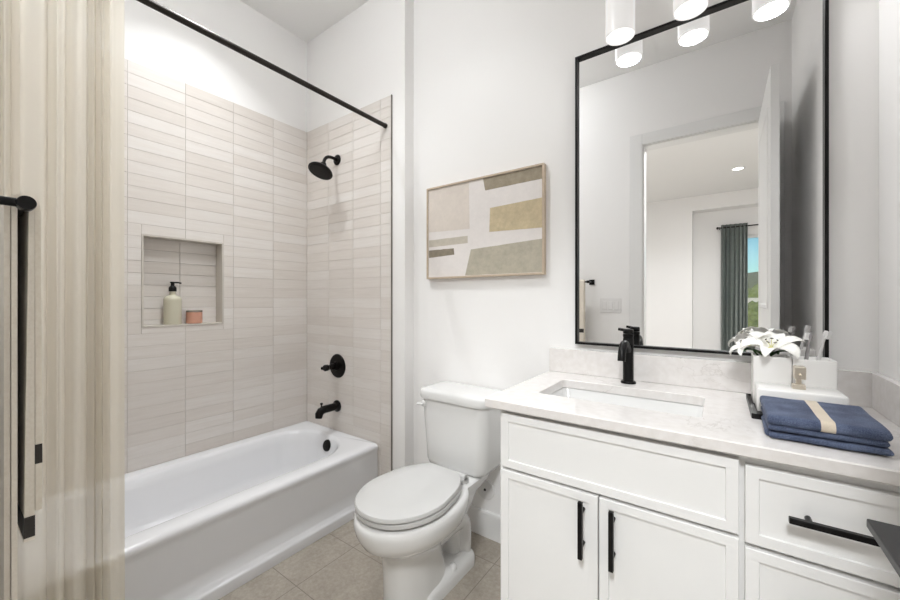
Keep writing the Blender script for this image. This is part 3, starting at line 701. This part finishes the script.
# faucet
FX, FY, FZ = -.286, 1.572, .8802
FA = thing('faucet', 'matte black single-handle faucet with curved spout behind the sink', 'faucet', (FX, FY, FZ))
b = BM(); lathe(b, [(.001, 0), (.027, 0), (.027, .005), (.0255, .008), (.001, .008)], (FX, FY, FZ), seg=32); obj('base_ring', b, M['black'], FA, smooth=True)
b = BM(); lathe(b, [(.019, .006), (.0185, .17), (.0175, .173), (.0175, .176), (.019, .179), (.019, .188), (.001, .189)], (FX, FY, FZ), seg=32); obj('body', b, M['black'], FA, smooth=True)
b = BM(); tube(b, [(FX, FY, FZ+.118)]+bez((FX, FY-.012, FZ+.128), (FX, FY-.045, FZ+.168), (FX, FY-.115, FZ+.175), (FX, FY-.122, FZ+.10), 14), [.0135]*16, 18); obj('spout', b, M['black'], FA, smooth=True)
b = BM(); lathe(b, [(.0185, .1905), (.0185, .205), (.016, .208), (.001, .209)], (FX, FY, FZ), seg=28); tube(b, [(FX+.012, FY, FZ+.2), (FX-.034, FY-.012, FZ+.207)], [.0065, .0052], 12); obj('handle', b, M['black'], FA, smooth=True)

# mirror
MX0, MX1, MZ0, MZ1 = -.507, .275, 1.010, 2.249
MI = thing('wall_mirror', 'large rectangular mirror in a thin black frame above the vanity', 'mirror', ((MX0+MX1)/2, YB, MZ0))
b = BM(); f = .0095; yf = YB-.026
for x0, x1, z0, z1 in ((MX0, MX0+f, MZ0, MZ1), (MX1-f, MX1, MZ0, MZ1), (MX0+f, MX1-f, MZ0, MZ0+f), (MX0+f, MX1-f, MZ1-f, MZ1)): box(b, x0, x1, yf, YB-.001, z0, z1)
obj('frame', b, M['black'], MI, bevel=.0008)
b = BM(); box(b, MX0+f, MX1-f, YB-.010, YB-.002, MZ0+f, MZ1-f); obj('glass', b, M['mirror'], MI)

# vanity light
LX = [-.312, -.083, .146]; LY, LZ0 = 1.557, 2.218
VL_ = thing('vanity_light', 'three-shade wall light with opal glass cylinders above the mirror', 'wall light', (-.083, YB, 2.45))
b = BM(); box(b, -.083-.06, -.083+.06, YB-.022, YB-.001, 2.405, 2.525); obj('backplate', b, M['black'], VL_, bevel=.003)
b = BM(); tube(b, [(-.083, YB-.02, 2.465), (-.083, LY, 2.465)], .008, 12); tube(b, [(LX[0], LY, 2.465), (LX[2], LY, 2.465)], .008, 12); obj('arm_bar', b, M['black'], VL_, smooth=True)
for x in LX:
    b = BM(); lathe(b, [(.014, 2.470), (.014, 2.43), (.030, 2.42), (.030, 2.395), (.001, 2.395)], (x, LY, 0), seg=24); K = obj('socket', b, M['black'], VL_, smooth=True)
    b = BM(); r0 = .052
    lathe(b, [(.012, 2.399), (.044, 2.398), (.050, 2.394), (r0, 2.385), (r0, LZ0), (r0-.004, LZ0), (r0-.004, LZ0+.004)], (x, LY, 0), seg=40, cap0=False, cap1=False)
    S = obj('glass_shade', b, M['shade'], VL_, smooth=True)
    b = BM(); lathe(b, [(r0-.004, LZ0+.003), (r0-.004, LZ0+.006), (.001, LZ0+.008)], (x, LY, 0), seg=40, cap0=False); obj('diffuser', b, M['shade_in'], S, smooth=True)
    ld = bpy.data.lights.new('lamp', 'AREA'); ld.shape = 'DISK'; ld.size = .09; ld.energy = LAMP['vanity']; ld.color = (.96, .975, 1)
    lo = bpy.data.objects.new('lamp', ld); COL.objects.link(lo); lo.parent = VL_; lo.location = Vector((x, LY, LZ0-.002))-VL_.location

# light switch
SW = thing('light_switch', 'white three-gang rocker switch plate beside the door, seen in the mirror', 'light switch', (-.738, YF, 1.155))
b = BM(); box(b, -.82, -.656, YF, YF+.005, 1.094, 1.216); obj('plate', b, M['plate'], SW, bevel=.002)
for k in range(3):
    x = -.738+(k-1)*.046; b = BM(); box(b, x-.0165, x+.0165, YF+.005, YF+.009, 1.122, 1.188); obj('rocker', b, M['plate'], SW, bevel=.0015)

# ---------------------------------------------------------------- towel bar and towels near the camera
BY, BZ, BX1 = .0865, 1.352, -.888
TB = thing('towel_bar', 'black wall towel bar carrying cream towels beside the shower curtain', 'towel bar', (-1.15, YF, BZ))
b = BM(); tube(b, [(BX1, BY, BZ), (-1.42, BY, BZ)], .0060, 18); obj('bar', b, M['gunmetal'], TB, smooth=True)
for x in (BX1, -1.42):
    b = BM(); box(b, x-.022, x+.022, YF, YF+.008, BZ-.022, BZ+.022); obj('wall_rose', b, M['black'], TB, bevel=.002)
    b = BM(); tube(b, [(x, YF+.008, BZ), (x, BY, BZ)], .0068, 16); lathe(b, [(.001, -.012), (.0105, -.012), (.0112, -.009), (.0112, .009), (.0105, .012), (.001, .012)], (x, BY, BZ), (1, 0, 0), 24); obj('post', b, M['black'], TB, smooth=True)
def draped(name, x0, x1, r, th, zi, zo, mat, root, sway=0., zb0=None, zb1=None, only_outer=False, ex=0.0, conv=0.0, grow=0.0):
    """sheet folded over the bar: r = inner radius, th = thickness, zi/zo = hem heights wall side / room side"""
    prof = []
    def mid(y, z): prof.append((y, z))
    rm = r+th/2
    if only_outer: zs = [zb1+(zb0-zb1)*k/4 for k in range(5)]
    else:
        for k in range(11): mid(-rm, zi+(BZ-zi)*k/10)
        for k in range(1, 8): a = PI-PI*k/8; mid(rm*math.cos(a), BZ+rm*math.sin(a))
        zs = [BZ+(zo-BZ)*k/14 for k in range(15)]
    for z in zs: mid(rm-conv*((BZ-z)/.5), z)
    half = lambda q: th/2+(grow*(BZ-q.y)/.5 if q.x > 0 else 0)+ex
    b = BM(); nx = 14; h = th/2+ex
    def off(i):
        p = Vector(prof[i]); a = Vector(prof[max(i-1, 0)]); c = Vector(prof[min(i+1, len(prof)-1)])
        t = (c-a).normalized(); n = Vector((-t.y, t.x)); return p, n
    rings = []
    for j in range(nx+1):
        x = x0+(x1-x0)*j/nx; ring = []
        for s, seq in ((1, range(len(prof))), (-1, reversed(range(len(prof))))):
            for i in seq:
                p, n = off(i); q = p+n*half(p)*s; w = sway*math.sin(x*19)*max(0, (BZ-p.y))*(1 if p.x > 0 else .3)
                ring.append(Vector((x, BY+q.x+w, q.y)))
        rings.append(ring)
    loft(b, rings)
    return obj(name, b, mat, root, smooth=True, angle=60)
T1 = thing('bath_towel', 'long cream bath towel with charcoal hem band draped under the hand towel on the bar', 'towel', (-1.15, BY, .55))
t_ = draped('fabric', -1.345, -.915, .0062, .0062, .47, .806, M['linen'], T1, conv=.0025, grow=.0026)
draped('hem_band', -1.3455, -.9145, .0062, .0062, 0, 0, M['band'], T1, zb0=.812, zb1=.846, only_outer=True, ex=.0004, conv=.0025, grow=.0026)
T2 = thing('hand_towel', 'cream terry hand towel with narrow charcoal band draped outermost on the bar', 'towel', (-1.15, BY, .85))
draped('fabric', -1.335, -.920, .0132, .0066, .47, .850, M['terry'], T2, conv=-.0012, grow=.0006)
draped('hem_band', -1.3355, -.9195, .0132, .0066, 0, 0, M['band'], T2, zb0=.928, zb1=.960, only_outer=True, ex=.0004, conv=-.0012, grow=.0006)

# ---------------------------------------------------------------- counter accessories
CZt = .8802
b = BM(); loft(b, [rr(.070, .300, 1.295, 1.560, CZt, .004), rr(.070, .300, 1.295, 1.560, CZt+.014, .004), rr(.074, .296, 1.299, 1.556, CZt+.0145, .004), rr(.076, .294, 1.301, 1.554, CZt+.009, .004)])
tag(obj('tray', b, M['black'], loc=(.185, 1.43, CZt)), 'thin black rectangular tray under the white caddy on the counter', 'tray')
TZ = CZt+.0092
CA = thing('bath_caddy', 'white ceramic bath caddy with two square cups and soap pump on black tray', 'bath caddy', (.175, 1.44, TZ))
def cup(x0, x1, y0, y1, z0, z1, w=.0035):
    b = BM(); rg = lambda i, z: rr(x0+i, x1-i, y0+i, y1-i, z, max(.001, .004-i*.3), 4)
    loft(b, [rg(.001, z0), rg(0, z0+.002), rg(0, z1-.001), rg(.001, z1), rg(w, z1), rg(w+.0005, z1-.002), rg(w+.0005, z1-.035)]); return b
obj('planter_cup', cup(.082, .1695, 1.448, 1.540, TZ, 1.033), M['ceramic'], CA, smooth=True, angle=40)
obj('brush_cup', cup(.1705, .262, 1.448, 1.540, TZ, 1.031), M['ceramic'], CA, smooth=True, angle=40)
b = BM(); rg = lambda i, z: rr(.085+i, .266-i, 1.352+i, 1.4475-i*.2, z, .006, 5)
loft(b, [rg(.001, TZ), rg(0, TZ+.003), rg(0, .949), rg(.0015, .953), rg(.004, .9545)]); SO = obj('soap_reservoir', b, M['ceramic'], CA, smooth=True, angle=40)
px, py = .177, 1.402
b = BM(); box(b, px-.014, px+.014, py-.011, py+.011, .9545, .968); box(b, px-.006, px+.006, py-.005, py+.005, .968, .984); box(b, px-.011, px+.013, py-.022, py+.010, .984, 1.018); tube(b, [(px, py-.024, .998), (px, py-.034, .996)], .003, 10)
obj('pump', b, M['gold'], SO, bevel=.002)
b = BM(); box(b, .087, .165, 1.453, 1.535, .996, 1.0); 
obj('planting_moss', b, M['soil'], CA)

def toothbrush(x, y, zb, zt, lean, label, mat, matb, rot):
    t = thing('toothbrush', label, 'toothbrush', (x, y, zb), 'toothbrushes in the white cup')
    top = Vector((x+lean[0], y+lean[1], zt)); bot = Vector((x, y, zb)); d = (top-bot); L = d.length
    b = BM(); tube(b, [bot+d*k for k in (0, .2, .5, .70, .78, .86, .94, 1.0)], [.005, .0065, .006, .0042, .0055, .0078, .0076, .0045], 14, flat=.7); obj('handle', b, mat, t, smooth=True)
    u = Vector(rot).normalized(); b = BM()
    ctr = bot+d*.885+u*.0075; dn = d.normalized(); w = dn.cross(u).normalized()
    P = lambda a, c, e: ctr+dn*a*L*.10+u*c*.005+w*e*.005
    loft(b, [[P(a, -1, e) for a, e in ((-1, -1), (1, -1), (1, 1), (-1, 1))], [P(a*.95, 1, e) for a, e in ((-1, -1), (1, -1), (1, 1), (-1, 1))]])
    obj('bristles', b, matb, t, bevel=.001)
toothbrush(.202, 1.492, 1.000, 1.106, (.012, 0, 0), 'grey toothbrush with white bristles beside the lilies in the white cup', M['brush_grey'], M['brush_white'], (-1, -.35, .1))
toothbrush(.226, 1.500, 1.000, 1.112, (.022, 0, 0), 'pale toothbrush leaning right, nearest the mirror frame edge, in the white cup', M['brush_white'], M['brush_white'], (.6, -.8, 0))

# lilies
def petal(b, base, d, up, L, W, curl):
    d = Vector(d).normalized(); up = Vector(up).normalized(); side = d.cross(up).normalized()
    rows = []; n = 12
    for i in range(n+1):
        t = i/n; ang = -.25+curl*t*t
        if i == 0: p = Vector(base)
        else: p = rows_p + (d*math.cos(ang)-up*math.sin(ang)*1.0)*(L/n)
        rows_p = p
        w = W*(math.sin(PI*min(1, t*.93+.07))**.75)*(1-.15*t); nn = (up*math.cos(ang)+d*math.sin(ang))
        rows.append([p+side*w*s+nn*(abs(s)**1.5*w*.30)-nn*.0018*(s == 0) for s in (-1, -.6, -.25, 0, .25, .6, 1)])
    loft(b, rows, False, False, closed=False)
def lily(x, y, z, axis, L, W, label, phase, root, leaves):
    t = thing('lily', label, 'flower', root, 'white lilies in the caddy')
    ax = Vector(axis).normalized(); u, v = frame(ax); c = Vector((x, y, z))
    b = BM(); tube(b, bez(root, Vector(root)+Vector((0, 0, .015)), c-ax*.03, c-ax*.004, 8), .0028, 8); obj('stem', b, M['leaf'], t, smooth=True)
    for k in range(6):
        a = phase+2*PI*k/6; rd = (math.cos(a)*u+math.sin(a)*v)
        d = (rd*.80+ax*.62).normalized(); up = (ax*.80-rd*.62).normalized()
        b = BM(); petal(b, c+rd*.003, d, up, L, W*(1 if k % 2 else .78), 1.75+.35*(k % 2))
        o = obj('petal', b, M['petal'], t, smooth=True, angle=180)
        s = o.modifiers.new('solid', 'SOLIDIFY'); s.thickness = .0009
    b = BM(); lathe(b, [(.001, 0), (.006, .002), (.008, .010), (.003, .016)], c, ax, 12)
    obj('throat', b, M['pistil'], t, smooth=True)
    for k in range(5):
        a = phase+.4+2*PI*k/5; rd = (math.cos(a)*u+math.sin(a)*v); e = c+ax*.036+rd*.014
        b = BM(); tube(b, [c+ax*.008, c+ax*.022+rd*.005, e], .0008, 6); S = obj('stamen', b, M['pistil'], t, smooth=True)
        b = BM(); tube(b, [e-rd.cross(ax)*.0045, e, e+rd.cross(ax)*.0045], [.001, .0019, .001], 8); obj('anther', b, M['anther'], S, smooth=True)
    for (d, L2) in leaves:
        b = BM(); d = Vector(d).normalized(); up = (Vector((0, 0, 1))-d*d.z).normalized()
        petal(b, Vector(root)+Vector((0, -.01, .034)), d, up, L2, .012, 1.2); obj('leaf', b, M['leaf'], t, smooth=True, angle=180)
lily(.126, 1.482, 1.046, (.0, -.40, .92), .094, .027, 'large open white lily facing forward over the planter cup', .78, (.128, 1.500, .998), [((.6, -.35, .35), .055), ((-.5, -.6, .25), .05), ((.2, -.7, .3), .045)])
lily(.084, 1.500, 1.046, (-.55, -.25, .80), .072, .019, 'smaller white lily drooping left past the edge of the planter cup', .1, (.106, 1.498, .998), [((-.75, -.4, .35), .06), ((-.3, -.8, .4), .04)])

# folded blue towel
FT = thing('folded_towel', 'folded blue towel with a beige stripe in front of the white caddy', 'towel', (.18, 1.25, CZt))
def fold_layer(bm, x0, x1, y0, y1, z0, z1, seed, droop=0.0, stripe=None, grow=0.0):
    """soft slab: rounded closed edges, gently wavy"""
    n, m = 28, 7; rings = []
    r = (z1-z0)/2; zc = (z0+z1)/2
    prof = [(y1-r, zc+r)] ; K = 10
    top = [(y1+(y0-y1)*k/K, zc+r) for k in range(1, K)]
    front = [(y0+r-r*math.sin(a), zc+r*math.cos(a)) for a in [PI*k/8 for k in range(9)]]
    bot = [(y0+(y1-y0)*k/K, zc-r) for k in range(1, K)]
    back = [(y1-r+r*math.sin(a), zc-r*math.cos(a)) for a in [PI*k/8 for k in range(9)]]
    loop = [p for p in top if y0+r < p[0] < y1-r]+front+[p for p in bot if y0+r < p[0] < y1-r]+back
    xs = [x0, x0+.002, x0+.006]+[x0+.006+(x1-x0-.012)*k/n for k in range(1, n)]+[x1-.006, x1-.002, x1] if stripe is None else [stripe[0]+(stripe[1]-stripe[0])*k/10 for k in range(11)]
    for x in xs:
        e = min(x-x0, x1-x); sq = 1 if e > .006 else (.45+.55*math.sqrt(max(0, 1-(1-e/.006)**2)))
        ring = []
        for (y, z) in loop:
            w = .0022*noise.noise((x*14, y*14, seed)); dz = (z-zc)*sq+w
            t = max(0, min(1, (y1-y)/(y1-y0)))
            dz -= droop*t*t; sl = .02*(x-x0)*0
            g = 1+grow/r
            yy = y+.0035*noise.noise((x*11, z*30, seed+5))
            cy = max(y0+r, min(y1-r, y))
            ring.append(Vector((x, cy+(yy-cy)*g, zc+ (dz if grow == 0 else dz+grow*(1 if z > zc else -1)*abs((z-zc)/r)))))
        rings.append(ring)
    loft(bm, rings)
LAY = [(.093, .284, 1.128, 1.291, .8830, .8960, 1.0, 0), (.092, .280, 1.133, 1.338, .8985, .9125, 7.0, 0), (.090, .283, 1.130, 1.345, .9145, .9375, 13.0, .003)]
b = BM(); tube(b, [(.0925+.0004*k, 1.145+.015*k, .8905+.0006*noise.noise((k*.7, 2, 2))) for k in range(10)], .0072, 12); obj('side_fold', b, M['denim'], FT, smooth=True)
for x0, x1, y0, y1, z0, z1, s, d in LAY[:2]:
    b = BM(); fold_layer(b, x0, x1, y0, y1, z0, z1, s, d); obj('folded_layer', b, M['denim'], FT, smooth=True, angle=70)
x0, x1, y0, y1, z0, z1, s, d = LAY[2]
b = BM(); fold_layer(b, x0, x1, y0, y1, z0, z1, s, d); TOPL = obj('folded_layer', b, M['denim'], FT, smooth=True, angle=70)
b = BM(); fold_layer(b, x0, x1, y0, y1, z0, z1, s, d, stripe=(.179, .202), grow=.0006); obj('stripe', b, M['stripe'], TOPL, smooth=True, angle=70)
